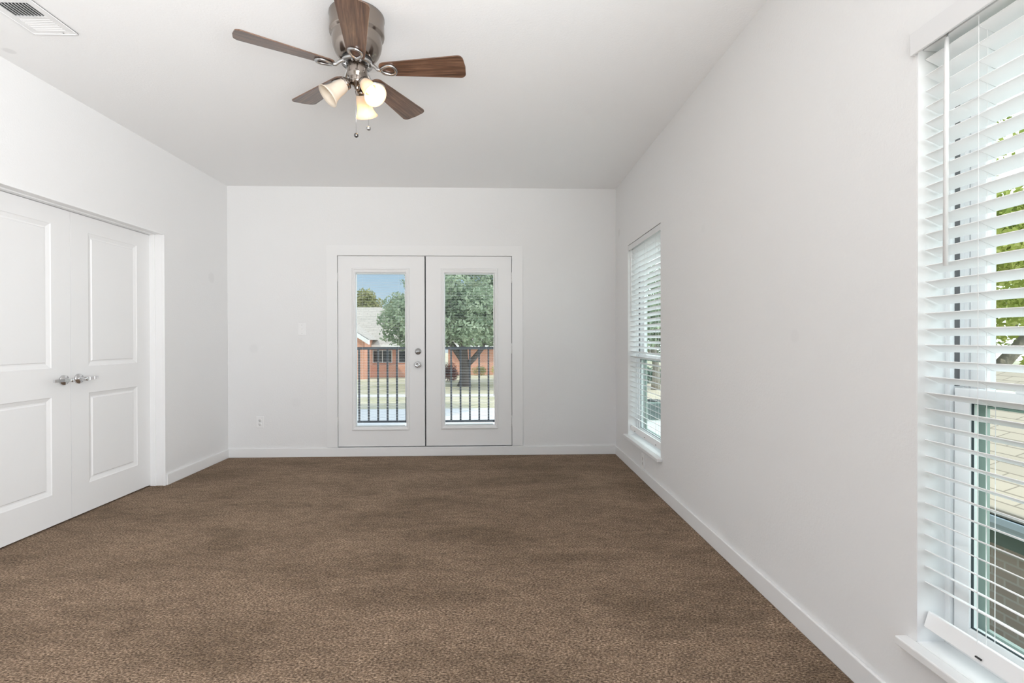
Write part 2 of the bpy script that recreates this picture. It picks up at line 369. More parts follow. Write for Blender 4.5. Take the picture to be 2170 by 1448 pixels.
# ------------------------------------------------------------------ french doors
mb = MB(); CY0 = D - .012
mb.box(-1.711, FD[0] + .004, CY0, D, .094, FD[3]); mb.box(FD[1] - .004, .279, CY0, D, .094, FD[3]); mb.box(-1.711, .279, CY0, D, FD[3] - .003, 2.146)
mb.box(FD[0] - .001, FD[0] + .003, D, D + .16, .09, FD[3]); mb.box(FD[1] - .003, FD[1] + .001, D, D + .16, .09, FD[3]); mb.box(FD[0], FD[1], D, D + .16, FD[3] - .003, FD[3])
tr = struct(mb.build('trim_1', M['trim'], bevel=.0025), 'flat white casing around the glazed double doors', 'trim')
mb = MB().box(FD[0], FD[1], D + .0005, D + .16, .0, .0895)
mb.build('threshold', M['trim'], tr, bevel=.003)
mb = MB(); mb.box(FD[0] + .004, FD[1] - .004, D + .052, D + .062, 2.02, FD[3] - .003); mb.box(FD[0] + .003, FD[0] + .02, D + .052, D + .062, .09, 2.02); mb.box(FD[1] - .02, FD[1] - .003, D + .052, D + .062, .09, 2.02)
mb.box(FD[0] + .02, FD[1] - .02, D + .052, D + .062, .088, .108); mb.box(-.735, -.70, D + .052, D + .062, .108, 2.02)
wsx = mb.build('weatherstrip', M['gasket'], tr); wsx['label'] = 'black weatherstrip'

def french_leaf(name, x0, x1, lx0, lx1, hinge_x, label, lz0, lz1, slide):
    y0, y1 = D + .004, D + .048; z0, z1 = .100, 2.040
    root = empty(name, ((x0 + x1) / 2, D, .1), label=label, cat='door', kind='structure')
    def B(mb, n, m, par=root, **k):
        o = mb.build(n, m, None, **k); o.parent = par; o.matrix_parent_inverse = Matrix.Translation(root.location).inverted() if par is root else Matrix.Identity(4); return o
    gx0, gx1, gz0, gz1 = lx0 + .038, lx1 - .038, lz0 + .038, lz1 - .050
    mb = cells(MB(), 'x', y0, y1, [x0, lx0 + .012, lx1 - .012, x1], [z0, lz0 + .012, lz1 - .012, z1], [(lx0 + .012, lx1 - .012, lz0 + .012, lz1 - .012)])
    B(mb, 'door_leaf', M['door'])
    fr_ = MB()
    ring_panel(fr_, [(lx0, lx1, lz0, lz1, 0), (lx0, lx1, lz0, lz1, .007), (lx0 + .006, lx1 - .006, lz0 + .006, lz1 - .006, .013), (lx0 + .016, lx1 - .016, lz0 + .016, lz1 - .016, .013),
                     (lx0 + .022, lx1 - .022, lz0 + .022, lz1 - .022, .007), (lx0 + .030, lx1 - .030, lz0 + .030, lz1 - .034, .006), (gx0 - .003, gx1 + .003, gz0 - .003, gz1 + .003, .001), (gx0, gx1, gz0, gz1, -.014)], 'x', -1, y0, closed=False)
    frame(fr_, 'x', lx0 + .012, lx1 - .012, lz0 + .012, lz1 - .012, .026, y0 + .0136, y1 + .004, wt=.038)
    B(fr_, 'lite_frame', M['trim'])
    B(MB().box(gx0, gx1, y0 + .016, y0 + .019, gz0, gz1).box(gx0, gx1, y0 + .040, y0 + .043, gz0, gz1), 'glass', M['glass'])
    sl = MB(); z = gz1 - .012
    while z > gz0 + .012:
        sl.box(gx0 + .004, gx1 - .016, y0 + .0235, y0 + .0345, z, z + .0008); z -= .0165
    for xx in (gx0 + .06, gx1 - .08): sl.box(xx, xx + .0008, y0 + .0235, y0 + .0243, gz0, gz1)
    sl.box(gx0 + .002, gx1 - .002, y0 + .021, y0 + .037, gz1 - .012, gz1); sl.box(gx0 + .004, gx1 - .016, y0 + .023, y0 + .035, gz0 + .002, gz0 + .009)
    bl = B(sl, 'enclosed_blind', M['blind']); bl['label'] = 'thin white blind slats between the panes'
    B(MB().box(gx1 - .012, gx1 - .004, y0 + .004, y0 + .013, slide[0], slide[1]).box(gx1 - .010, gx1 - .002, y0 + .006, y0 + .015, gz0 + .3, gz1), 'blind_slider', M['plastic'])
    for hz in (1.823, 1.096, .353):
        h = MB().lathe([(.0075, -.048), (.0075, -.017), (.0065, -.0165), (.0075, -.016), (.0075, .016), (.0065, .0165), (.0075, .017), (.0075, .048)], 14, Matrix.Translation((hinge_x, D - .004, hz)))
        h.lathe([(.003, -.054), (.006, -.052), (.006, -.048)], 12, Matrix.Translation((hinge_x, D - .004, hz))); h.lathe([(.006, .048), (.006, .052), (.003, .054)], 12, Matrix.Translation((hinge_x, D - .004, hz)))
        h.box(hinge_x - .012, hinge_x + .012, D - .001, D + .004, hz - .046, hz + .046)
        B(h, 'hinge', M['hinge'])
    return root, B
dl, BL_ = french_leaf('door_1', -1.598, -.7240, -1.457, -.876, -1.606, 'white glazed door leaf with the knob and deadbolt', .263, 1.918, (1.60, 1.69))
dr, BR_ = french_leaf('door_2', -.7105, .1655, -.557, .027, .1715, 'white glazed door leaf without a knob, tree trunk behind its glass', .270, 1.918, (1.40, 1.56))
TY = Matrix.Rotation(rad(90), 4, 'X')      # lathe axis z -> -y (into the room)
Tk = Matrix.Translation((-.790, D + .004, .932)) @ TY
k = BL_(MB().lathe([(.034, 0), (.034, .004), (.031, .009), (.020, .011), (.013, .014), (.012, .026), (.018, .032), (.027, .040), (.0300, .050), (.0285, .058), (.022, .064), (.012, .0655), (.0115, .062), (.004, .0615)], 36, Tk), 'knob', M['chrome'])
k['label'] = 'round polished nickel knob'
Tb = Matrix.Translation((-.790, D + .004, 1.067)) @ TY
k = BL_(MB().lathe([(.0325, 0), (.0325, .006), (.030, .011), (.016, .013), (.014, .016), (.004, .016)], 36, Tb).box(-.018, .018, -.005, .005, .016, .030, Tb @ Matrix.Rotation(.3, 4, 'Z')), 'deadbolt', M['satin'])
k['label'] = 'round satin nickel deadbolt with thumb turn'

# ------------------------------------------------------------------ closet doors
XD = -L - .1145
mb = MB(); Y0, Y1, ZT = CD[0], CD[1], CD[3]
for (ya, yb) in ((Y1 - .003, Y1 + .0025), (Y0 - .0025, Y0 + .003)): mb.box(-L - .165, -L + .004, ya, yb, 0, ZT)
mb.box(-L - .165, -L + .004, Y0, Y1, ZT - .003, ZT + .0025)
for (y_, s) in ((Y1, -1), (Y0, 1)):        # rounded corner bead and door stop
    mb.box(-L - .016, -L + .005, y_ + s * .000, y_ + s * .008, 0, ZT); mb.box(-L - .0145 - .1, -L - .072, y_, y_ + s * .010, 0, ZT)
mb.box(-L - .016, -L + .005, Y0, Y1, ZT - .008, ZT); mb.box(-L - .1145, -L - .072, Y0, Y1, ZT - .010, ZT)
struct(mb.build('trim_2', M['trim'], bevel=.002), 'white stepped jamb lining the recess of the panel doors', 'trim')
def panel_leaf(name, y0, y1, label, hub_y, lever):
    root = empty(name, (XD, (y0 + y1) / 2, 0), label=label, cat='door', kind='structure')
    def B(mb, n, m, **k):
        o = mb.build(n, m, None, **k); o.parent = root; o.matrix_parent_inverse = Matrix.Translation(root.location).inverted(); return o
    z0, z1 = .010, 2.040; pa, pb = y0 + .140, y1 - .140
    pans = [(pa, pb, .205, .826), (pa, pb, 1.010, 1.930)]
    mb = cells(MB(), 'y', XD - .035, XD, [y0, pa, pb, y1], [z0, .205, .826, 1.010, 1.930, z1], pans)
    for (a, b, c, d) in pans:
        ring_panel(mb, [(a, b, c, d, 0), (a + .005, b - .005, c + .005, d - .005, .004), (a + .026, b - .026, c + .026, d - .026, .0115), (a + .034, b - .034, c + .034, d - .034, .0115), (a + .040, b - .040, c + .040, d - .040, .0060)], 'y', -1, XD)
    B(mb, 'door_leaf', M['door'])
    T = Matrix.Translation((XD, hub_y, .929)) @ Matrix.Rotation(rad(90), 4, 'Y')
    h = MB().lathe([(.034, 0), (.034, .005), (.031, .010), (.015, .012), (.0125, .016), (.0125, .040), (.0135, .044), (.0135, .058), (.011, .061), (.003, .061)], 36, T)
    s = lever; xs = XD + .052
    pts = [(xs, hub_y - s * .012, .929), (xs + .002, hub_y + s * .02, .9295), (xs + .001, hub_y + s * .06, .931), (xs - .006, hub_y + s * .095, .931), (xs - .014, hub_y + s * .112, .930)]
    for i in range(len(pts) - 1):
        p, q = Vector(pts[i]), Vector(pts[i + 1]); t0, t1 = (.0105, .0085, .0075, .0065, .006)[i:i + 2]
        hz0, hz1 = (.0115, .0105, .0095, .009, .0085)[i:i + 2]; w0, w1 = .0065, .0055
        vs = [(p.x - w0, p.y, p.z - hz0), (p.x + w0, p.y, p.z - hz0), (p.x + w0, p.y, p.z + hz0), (p.x - w0, p.y, p.z + hz0), (q.x - w1, q.y, q.z - hz1), (q.x + w1, q.y, q.z - hz1), (q.x + w1, q.y, q.z + hz1), (q.x - w1, q.y, q.z + hz1)]
        h.add(vs, [(0, 1, 2, 3), (4, 7, 6, 5), (0, 4, 5, 1), (1, 5, 6, 2), (2, 6, 7, 3), (3, 7, 4, 0)])
    k = B(h, 'lever_handle', M['chrome']); k['label'] = 'polished nickel lever on a round rose'
    return root
panel_leaf('door_3', 3.3405, 4.080, 'white two panel door beside the jamb, lever pointing to the glazed doors', 3.398, 1)
panel_leaf('door_4', 2.592, 3.3375, 'white two panel door cut by the photo edge, lever pointing towards the camera', 3.284, -1)

# ------------------------------------------------------------------ windows, sills and blinds
def window(n, ya, yb, lab):
    root = empty('window_%d' % n, (R + .12, (ya + yb) / 2, WZ0), label='white vinyl single hung window %s' % lab, cat='window', kind='structure')
    def B(mb, nm, m, par=root, **k):
        o = mb.build(nm, m, None, **k); o.parent = par; o.matrix_parent_inverse = Matrix.Translation(root.location).inverted() if par is root else Matrix.Identity(4); return o
    f0, f1, zb, zt = R + .085, R + .17, WZ0, WZ1
    mb = frame(MB(), 'y', ya, yb, zb, zt, .019, f0, f1, wt=.03, wb=.04)
    frame(mb, 'y', ya + .019, yb - .019, zb + .04, zt - .03, .012, R + .1275, f1)
    B(mb, 'window_frame', M['vinyl'], bevel=.0015)
    for yy in (ya + .0195, yb - .0205):
        B(MB().box(R + .098, R + .113, yy, yy + .001, 1.05, zt - .031), 'sash_track_shade', M['track_shade'])  # flat strip, shade of the track recess put into its dark colour
    a, b = ya + .023, yb - .023
    lo = B(frame(MB(), 'y', a, b, zb + .042, 1.046, .046, R + .094, R + .122, wt=.04, wb=.05), 'lower_sash', M['vinyl'], bevel=.002)
    B(MB().box(R + .106, R + .110, a + .042, b - .042, zb + .08, 1.01), 'glass', M['glass_green'], lo)
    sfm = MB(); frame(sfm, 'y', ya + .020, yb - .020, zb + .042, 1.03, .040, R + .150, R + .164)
    B(sfm, 'glass_tint_frame', M['glass_tint'])  # added bars that paint the green glass tint and reflection at the edge
    st = MB(); frame(st, 'y', a + .046, b - .046, zb + .092, 1.006, .0025, R + .100, R + .1055)
    B(st, 'glazing_bead', M['gasket'], lo)
    upr = B(frame(MB(), 'y', a + .012, b - .012, 1.000, zt - .033, .044, R + .130, R + .160, wt=.04, wb=.045), 'upper_sash', M['vinyl'], bevel=.002)
    B(MB().box(R + .143, R + .147, a + .05, b - .05, 1.04, zt - .07), 'glass', M['glass_green'], upr)
    for yy in (ya + .23, yb - .23):
        B(MB().box(R + .088, R + .118, yy - .035, yy + .035, 1.046, 1.056).box(R + .092, R + .108, yy - .022, yy + .012, 1.056, 1.066), 'sash_lock', M['vinyl'], lo, bevel=.003)
    s = MB().box(R - .040, R, ya - .032, yb + .032, .264, .290).box(R, R + .086, ya, yb, .264, .290)
    B(s, 'window_sill', M['trim'], bevel=.004)
    # closed reveal strips (drywall returns painted white)
    rv = MB().box(R + .0005, R + .086, yb - .004, yb, .29, WZ1).box(R + .0005, R + .086, ya, ya + .004, .29, WZ1).box(R + .0005, R + .086, ya, yb, WZ1 - .003, WZ1)
    B(rv, 'reveal', M['trim'])
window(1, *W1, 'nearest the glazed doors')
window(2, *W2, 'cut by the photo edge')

TILT = rad(24)
def blind(ya, yb, label, proud):
    root = empty('window_blind', (R + .04, (ya + yb) / 2, WZ1), label=label, cat='window blind', group='white horizontal blinds')
    def B(mb, nm, m, par=root, **k):
        o = mb.build(nm, m, None, **k); o.parent = par; o.matrix_parent_inverse = Matrix.Translation(root.location).inverted() if par is root else Matrix.Identity(4); return o
    a, b = ya + .010, yb - .008; xc = R + .0415
    hr = MB().box(R + .012, R + .066, a, b, 2.034, 2.0645); B(hr, 'headrail', M['vinyl'], bevel=.002)
    if proud: B(MB().box(R - .012, R - .004, ya - .012, yb + .012, 2.028, 2.094).box(R - .004, R + .001, yb + .004, yb + .012, 2.028, 2.094), 'valance', M['valance'], bevel=.002)
    else: B(MB().box(R + .002, R + .010, ya + .006, yb - .006, 2.016, 2.064), 'valance', M['valance'], bevel=.002)
    sl = MB(); zc = 1.9995
    T0 = Matrix.Rotation(TILT, 4, 'Y')
    n = 0; zs = []
    while zc > .435:
        T = Matrix.Translation((xc, 0, zc)) @ T0
        sl.box(-.025, .025, a, b, -.0014, .0014, T); zs.append(zc); zc -= .0466
    o = B(sl, 'slats', M['blind'], bevel=.0008); o['label'] = 'row of tilted white slats'
    T = Matrix.Translation((R + .030, 0, .359)) @ Matrix.Rotation(rad(-72), 4, 'Y')
    br = B(MB().box(-.024, .024, a, b, -.008, .008, T), 'bottom_rail', M['blind'], bevel=.003)
    Tq = Matrix.Translation((R + .0245, 0, .352))
    for yy in (a + .16, (a + b) / 2, b - .16):
        c = MB()
        for xx in (R + .0175, R + .0655):
            c.box(xx - .0006, xx + .0006, yy - .0006, yy + .0006, .385, 2.034)
        c.box(xc - .0006, xc + .0006, yy - .0006, yy + .0006, .37, 2.034)
        for zz in zs: c.tube([(R + .0175, yy, zz + .008), (R + .0655, yy, zz - .013)], .0006, 4)
        B(c, 'ladder_cord', M['cord'])
        B(MB().box(R + .0125, R + .0165, yy - .014, yy + .002, .350, .3535), 'rail_slot', M['dark_slot'], br)
    wy = b - .080
    w = MB().tube([(R + .008, wy, 2.024), (R + .008, wy + .001, 1.95), (R + .008, wy + .003, 1.392)], [.0055, .0060, .0060], 8)
    B(w, 'tilt_wand', M['plastic'])
    B(MB().tube([(R + .012, wy, 2.045), (R + .008, wy, 2.020)], .002, 6), 'wand_hook', M['chrome'])
    return root
blind(*W1, 'white horizontal blind in the window nearest the glazed doors, dark gap above its valance', False)
blind(*W2, 'white horizontal blind in the window cut by the photo edge', True)

# ------------------------------------------------------------------ switch and outlets
def plate(name, label, cat, T, kind, group=None):
    root = empty(name, (0, 0, 0), label=label, cat=cat, group=group); root.matrix_world = T
    MB().box(-.0385, .0385, 0, .0062, -.060, .060).build('cover_plate', M['plastic'], root, bevel=.003)
    if kind == 'switch':
        t = MB().box(-.0055, .0055, .004, .0055, -.012, .012).box(-.004, .004, .005, .016, -.002, .007, Matrix.Rotation(.35, 4, 'X')); t.build('toggle', M['plastic'], root)
        for z in (-.042, .042): MB().lathe([(.0035, 0), (.0030, .0014), (.0005, .0016)], 10, Matrix.Translation((0, .005, z)) @ Matrix.Rotation(rad(-90), 4, 'X')).build('screw', M['satin'], root)
    else:
        for z in (-.0205, .0205):
            rc = MB().lathe([(.0165, 0), (.0165, .0015), (.0005, .0016)], 24, Matrix.Translation((0, .005, z)) @ Matrix.Rotation(rad(-90), 4, 'X')).build('receptacle', M['plastic'], root)
            MB().box(-.0075, -.0050, .0062, .0070, z - .001, z + .007).box(.0050, .0075, .0062, .0070, z - .001, z + .007).box(-.0022, .0022, .0062, .0070, z - .0105, z - .006).build('slot', M['dark_slot'], rc)
        MB().lathe([(.0035, 0), (.0030, .0014), (.0005, .0016)], 10, Matrix.Translation((0, .005, 0)) @ Matrix.Rotation(rad(-90), 4, 'X')).build('screw', M['satin'], root)
    return root
plate('light_switch', 'white single toggle switch plate beside the glazed door casing', 'light switch', Matrix.Translation((-1.957, D, 1.295)) @ Matrix.Rotation(rad(180), 4, 'Z'), 'switch')
plate('wall_outlet', 'white double outlet low on the wall with the glazed doors', 'outlet', Matrix.Translation((-2.378, D, .357)) @ Matrix.Rotation(rad(180), 4, 'Z'), 'outlet', 'white wall outlets')
plate('wall_outlet', 'white double outlet under the sill of the far window', 'outlet', Matrix.Translation((R, 4.09, .160)) @ Matrix.Rotation(rad(90), 4, 'Z'), 'outlet', 'white wall outlets')

# ------------------------------------------------------------------ ceiling vent
root = empty('ceiling_vent', (-2.212, 2.425, H), label='white two way air vent on the ceiling above the panel doors', cat='vent')
mb = MB(); x0, x1, y0, y1 = -.110, .108, -.142, .132
hx0, hx1 = -.072, .070; A0, A1 = -.102, -.008; B0, B1 = .010, .102
cells(mb, 'x', 0, 1, [0], [0], [])
for (a, b, c, d) in ((x0, hx0, y0, y1), (hx1, x1, y0, y1), (hx0, hx1, y0, A0), (hx0, hx1, A1, B0), (hx0, hx1, B1, y1)): mb.box(a, b, c, d, -.006, -.001)
mb.box(x1 - .006, x1, y0, y1, -.009, -.001); mb.box(x0, x0 + .006, y0, y1, -.009, -.001); mb.box(x0, x1, y0, y0 + .006, -.009, -.001); mb.box(x0, x1, y1 - .006, y1, -.009, -.001)
mb.build('vent_frame', M['vent'], root, bevel=.0015)
MB().box(hx0 - .004, hx1 + .004, A0 - .004, B1 + .004, -.0012, -.0004).build('duct_opening', M['dark_slot'], root)
s = MB()
for i in range(9):
    xx = hx0 + .008 + i * .0158
    s.box(-.0075, .0075, A0, A1, -.0005, .0005, Matrix.Translation((xx, 0, -.0065)) @ Matrix.Rotation(rad(50), 4, 'Y'))
s.build('louvre_bank', M['vent'], root)
s = MB()
for i in range(7):
    yy = B0 + .006 + i * .0133
    s.box(hx0, hx1, -.0041, .0041, -.0004, .0004, Matrix.Translation((0, yy, -.0050)) @ Matrix.Rotation(rad(-20), 4, 'X'))
s.build('louvre_bank', M['vent'], root)
MB().lathe([(.0005, -.0095), (.003, -.0085), (.004, -.006)], 10, Matrix.Translation((.045, .117, 0))).build('screw', M['satin'], root)

# ------------------------------------------------------------------ ceiling fan
FX, FY, BZ = -.6598, 2.3778, 2.4831
fan = empty('ceiling_fan', (FX, FY, H), label='brushed nickel ceiling fan with five walnut blades and three glass lamp shades', cat='ceiling fan')
def F(mb, nm, m, par=fan, **k):
    o = mb.build(nm, m, None, **k); o.parent = par; o.matrix_parent_inverse = Matrix.Identity(4) if par is fan else Matrix.Identity(4); return o
zz = lambda z: z - H
F(MB().lathe([(.116, zz(2.7395)), (.1275, zz(2.737)), (.1280, zz(2.728)), (.1255, zz(2.722)), (.1265, zz(2.668)), (.1275, zz(2.655)), (.1255, zz(2.646)), (.1165, zz(2.640)), (.1150, zz(2.634)), (.1165, zz(2.620)), (.1160, zz(2.606)),
              (.1120, zz(2.585)), (.1020, zz(2.560)), (.0900, zz(2.543)), (.0780, zz(2.533)), (.0720, zz(2.531)), (.02, zz(2.531))], 64), 'motor_housing', M['nickel'])
F(MB().lathe([(.069, zz(2.532)), (.069, zz(2.518))], 48), 'motor_gap', M['dark_slot'])
fw = MB().lathe([(.03, zz(2.519)), (.071, zz(2.519)), (.073, zz(2.515)), (.073, zz(2.507)), (.070, zz(2.504)), (.052, zz(2.504)), (.050, zz(2.507)), (.03, zz(2.507))], 48)
for k in range(10):
    a = 2 * math.pi * k / 10 + .2; fw.box(-.006, .006, -.004, .004, zz(2.497), zz(2.504), Matrix.Rotation(a, 4, 'Z') @ Matrix.Translation((.056, 0, 0)))
F(fw, 'flywheel', M['satin'])
F(MB().lathe([(.044, zz(2.507)), (.0465, zz(2.503)), (.0465, zz(2.462)), (.044, zz(2.452)), (.038, zz(2.446)), (.037, zz(2.440)), (.037, zz(2.425)), (.034, zz(2.416)), (.026, zz(2.408)), (.014, zz(2.402)), (.012, zz(2.390)), (.008, zz(2.384)), (.001, zz(2.383))], 48), 'switch_housing', M['nickel'])
# blades with their irons
def blade_mesh():
    r0, r1, w0, w1 = .108, .5180, .041, .0690; out = []
    def arc(cx, cy, rr, a0, a1, n=6): return [(cx + rr * math.cos(a0 + (a1 - a0) * i / n), cy + rr * math.sin(a0 + (a1 - a0) * i / n)) for i in range(n + 1)]
    q = .026
    pts = arc(r1 - q, -w1 + q, q, -math.pi / 2, 0) + [(r1 + .004, 0)] + arc(r1 - q, w1 - q, q, 0, math.pi / 2)
    pts += arc(r0 + .03, w0 - .03 + .0, .03, math.pi / 2, math.pi) + arc(r0 + .03, -w0 + .03, .03, math.pi, 1.5 * math.pi)
    n = len(pts); mb = MB(); t = .0028
    mb.add([(x, y, -t) for x, y in pts] + [(x, y, t) for x, y in pts], [tuple(range(n))[::-1], tuple(range(n, 2 * n))] + [(i, (i + 1) % n, n + (i + 1) % n, n + i) for i in range(n)])
    return mb
def iron_mesh():
    mb = MB(); z = -.0075
    ring = []
    for i in range(25):        # teardrop loop under the blade
        a = 2 * math.pi * i / 24; x = .1520 + .036 * math.cos(a); w = .027 * (1 + .35 * math.cos(a)); ring.append((x, w * math.sin(a), z))
    mb.tube(ring, .0072, 8, cap=False)
    mb.tube([(.060, 0, .024), (.075, 0, .021), (.088, 0, .010), (.100, 0, -.003), (.120, 0, z)], [.010, .0085, .008, .008, .0075], 10)
    return mb
PITCH = rad(-12)
names = 0
proto_b = blade_mesh(); proto_i = iron_mesh()
edge = mat('dark_blade_edge', (.03, .018, .012), .5)
b_me = i_me = None
for kk in range(5):
    ang = rad(211.17) - kk * rad(72)
    if b_me is None:
        bo = F(proto_b, 'blade', M['wood'], bevel=.0012); io = F(proto_i, 'blade_iron', M['satin'], bo); b_me, i_me = bo.data, io.data
        bo['label'] = 'walnut blade'
    else:
        bo = bo.copy(); COL.objects.link(bo); io = io.copy(); COL.objects.link(io); io.parent = bo
    bo.matrix_local = Matrix.Translation((0, 0, BZ - H)) @ Matrix.Rotation(ang, 4, 'Z') @ Matrix.Rotation(PITCH, 4, 'X')
    io.matrix_local = Matrix.Identity(4)
# lamp shades
def shade_profile():
    o = [(.0255, 0), (.0275, -.006), (.0310, -.020), (.0335, -.040), (.0350, -.060), (.0390, -.080), (.0470, -.098), (.0560, -.110)]
    i = [(r - .003, z) for r, z in o[::-1]]; i[0] = (.0545, -.1112)
    return o + i
for az, lit, tilt in ((-37, 1, 44), (206, 0, 46), (84, 1, 40)):
    T = Matrix.Translation((0, 0, 2.428 - H)) @ Matrix.Rotation(rad(az), 4, 'Z') @ Matrix.Translation((.030, 0, 0)) @ Matrix.Rotation(rad(-tilt), 4, 'Y')
    arm = F(MB().lathe([(.010, .012), (.010, -.010), (.017, -.014), (.0225, -.020), (.0285, -.026), (.0295, -.040), (.0275, -.044)], 28, T), 'lamp_socket', M['nickel'])
    Ts = T @ Matrix.Translation((0, 0, -.036))
    sh = F(MB().lathe(shade_profile(), 44, Ts, cap=False), 'lamp_shade', M['shade'])
    sh['label'] = 'bell shaped frosted glass shade, %s' % ('lit' if lit else 'unlit')
    Tb = Ts @ Matrix.Translation((0, 0, -.052))
    bm_ = MB().lathe([(.011, .045), (.012, .030), (.019, .014), (.0225, 0), (.0215, -.010), (.016, -.018), (.008, -.0225), (.001, -.0235)], 24, Tb)
    F(bm_, 'bulb', M['bulb_on'] if lit else M['bulb_off'], sh)
    if lit:
        p = Matrix.Translation((FX, FY, H)) @ Ts @ Vector((0, 0, -.098))
        light('fan_bulb_light', 'POINT', p, None, 1.5, (1.0, .62, .27), shadow_soft_size=.03)
for (dx, dy, z1, lab) in ((.004, -.036, 2.155, 'dark'), (.060, -.028, 2.192, 'light')):
    c = MB()
    c.tube([(dx * .6, dy * .6, zz(2.425)), (dx, dy, zz(2.41)), (dx, dy, zz(z1 + .01))], .0009, 6)
    ch = F(c, 'pull_chain', M['satin'])
    F(MB().sphere((dx, dy, zz(z1)), .0105, 16, 10), 'chain_fob', mat('dark_steel', (.18, .18, .18), .35, 1.0) if lab == 'dark' else M['satin'], ch)
for o in fan.children_recursive:
    if o.parent is not fan and o.parent.name.split('.')[0] in ('pull_chain', 'lamp_shade'): o.matrix_parent_inverse = Matrix.Identity(4)

# ------------------------------------------------------------------ outdoors
GZ = -2.70
mb = MB()
struct(mb.add([(-70, 5.0, GZ), (90, 5.0, GZ), (90, 140, GZ), (-70, 140, GZ), (-70, -40, GZ), (90, -40, GZ)], [(0, 1, 2, 3), (4, 5, 1, 0)]).build('ground', M['lawn']), 'dry pale lawn between the house and the street trees', 'ground')
struct(MB().box(-60, 12, 14.5, 27.5, GZ - .1, GZ + .02).build('street', M['concrete']), 'pale concrete street seen through the balusters', 'street')
struct(MB().box(-60, 9, 33.2, 34.6, GZ - .1, GZ + .03).build('sidewalk', M['concrete']), 'narrow concrete sidewalk crossing the lawn by the big tree', 'path')
struct(MB().box(6.5, 30, 24, 42, GZ - .1, GZ + .02).build('driveway', mat('tan_paving', (.60, .50, .40), .9)), 'tan paved drive seen through the far window blind', 'driveway')
struct(MB().box(-3.2, 1.42, D + .16, 6.02, -.22, -.06).build('balcony_floor', M['concrete']), 'pale balcony slab under the dark railing', 'balcony')
# balcony railing
rl = empty('balcony_railing', (-.9, 5.95, -.06), label='dark grey steel balcony railing behind the glazed doors', cat='railing')
def RB(mb, nm): return mb.build(nm, M['rail'], rl, bevel=.002)
RB(MB().box(-2.2, 2.2, -.022, .022, 1.128, 1.158), 'top_rail'); RB(MB().box(-2.2, 2.2, -.016, .016, .246, .272), 'bottom_rail')
xs = [-1.64 - .1128 * k for k in range(11, 0, -1)] + [-1.64 + .1128 * k for k in range(7)] + [-.537 - .1128 * 2, -.537 - .1128] + [-.537 + .1128 * k for k in range(14)]
bal = None
for x in sorted(xs):
    if bal is None: bal = RB(MB().box(-.0105, .0105, -.0105, .0105, .250, 1.135), 'baluster'); b_ = bal
    else: b_ = bal.copy(); COL.objects.link(b_); b_.parent = rl
    b_.location = (x + .9, 0, 0)
for x in (-3.06, -.835, 1.28): RB(MB().box(x + .9 - .022, x + .9 + .022, -.022, .022, 0, 1.135), 'post')

def leaves(n, blobs, size, seed, flat=.6):
    """leaf quads scattered through ellipsoid clumps (x, y, z, rx, ry, rz)"""
    g = np.random.default_rng(seed); w = np.array([b[3] * b[4] * b[5] for b in blobs]) ** .75; w /= w.sum()
    cnt = g.multinomial(n, w); V = []
    for b, c in zip(blobs, cnt):
        d = g.normal(size=(c, 3)); d /= np.linalg.norm(d, axis=1)[:, None]; rr = g.random(c) ** .38
        P = np.array(b[:3]) + d * rr[:, None] * np.array(b[3:])
        N = d + g.normal(size=(c, 3)) * .9; N /= np.linalg.norm(N, axis=1)[:, None]
        A = np.cross(N, g.normal(size=(c, 3))); A /= np.linalg.norm(A, axis=1)[:, None]; Bv = np.cross(N, A)
        s = size * (.6 + .8 * g.random(c))[:, None]
        V.append(np.stack([P - A * s, P - Bv * s * .5, P + A * s, P + Bv * s * .5], 1))
    V = np.concatenate(V).reshape(-1, 3); m = MB(); k = len(V) // 4
    m.v = V.tolist(); m.f = np.arange(k * 4).reshape(k, 4).tolist(); m.smooth = [False] * k
    return m
def tree(name, loc, label, crown, n, size, leafm, limbs, seed, group=None):
    root = empty(name, loc, label=label, cat='tree', group=group)
    leaves(n, crown, size, seed).build('crown', leafm, root)
    t = MB()
    for pts, rads in limbs: t.tube(pts, rads, 12)
    t.build('trunk', M['pale_bark'] if name == 'leafy_tree' else M['bark'], root); return root
# big oak in front of the right leaf
g = np.random.default_rng(3); blobs = []
for i in range(46):
    a = g.random() * 2 * math.pi; r = 4.9 * math.sqrt(g.random()); z = 4.6 + 4.9 * g.random() * (1 - (r / 6.6) ** 2) - .06 * r
    s = 1.25 + .8 * g.random(); blobs.append((r * math.cos(a), r * math.sin(a), z, s * 1.15, s * 1.15, s * .8))
for (bx, by, bz, br) in ((-5.7, 0, 4.3, 1.2), (-4.5, -.5, 3.9, 1.2), (-3.2, .3, 3.8, 1.2), (-1.5, -1, 4.0, 1.2), (0.2, -1, 4.1, 1.1), (1.9, 0, 3.9, 1.2), (3.4, .4, 4.2, 1.3), (-6.0, .5, 5.6, 1.3), (-5.2, 0, 6.8, 1.4), (-3.6, 0, 8.6, 1.5), (-2.2, 0, 9.6, 1.5), (0, 0, 9.9, 1.6), (2.2, 0, 9.6, 1.6), (3.8, 0, 8.4, 1.6)):
    blobs.append((bx, by, bz, br * 1.1, br * 1.1, br * .75))
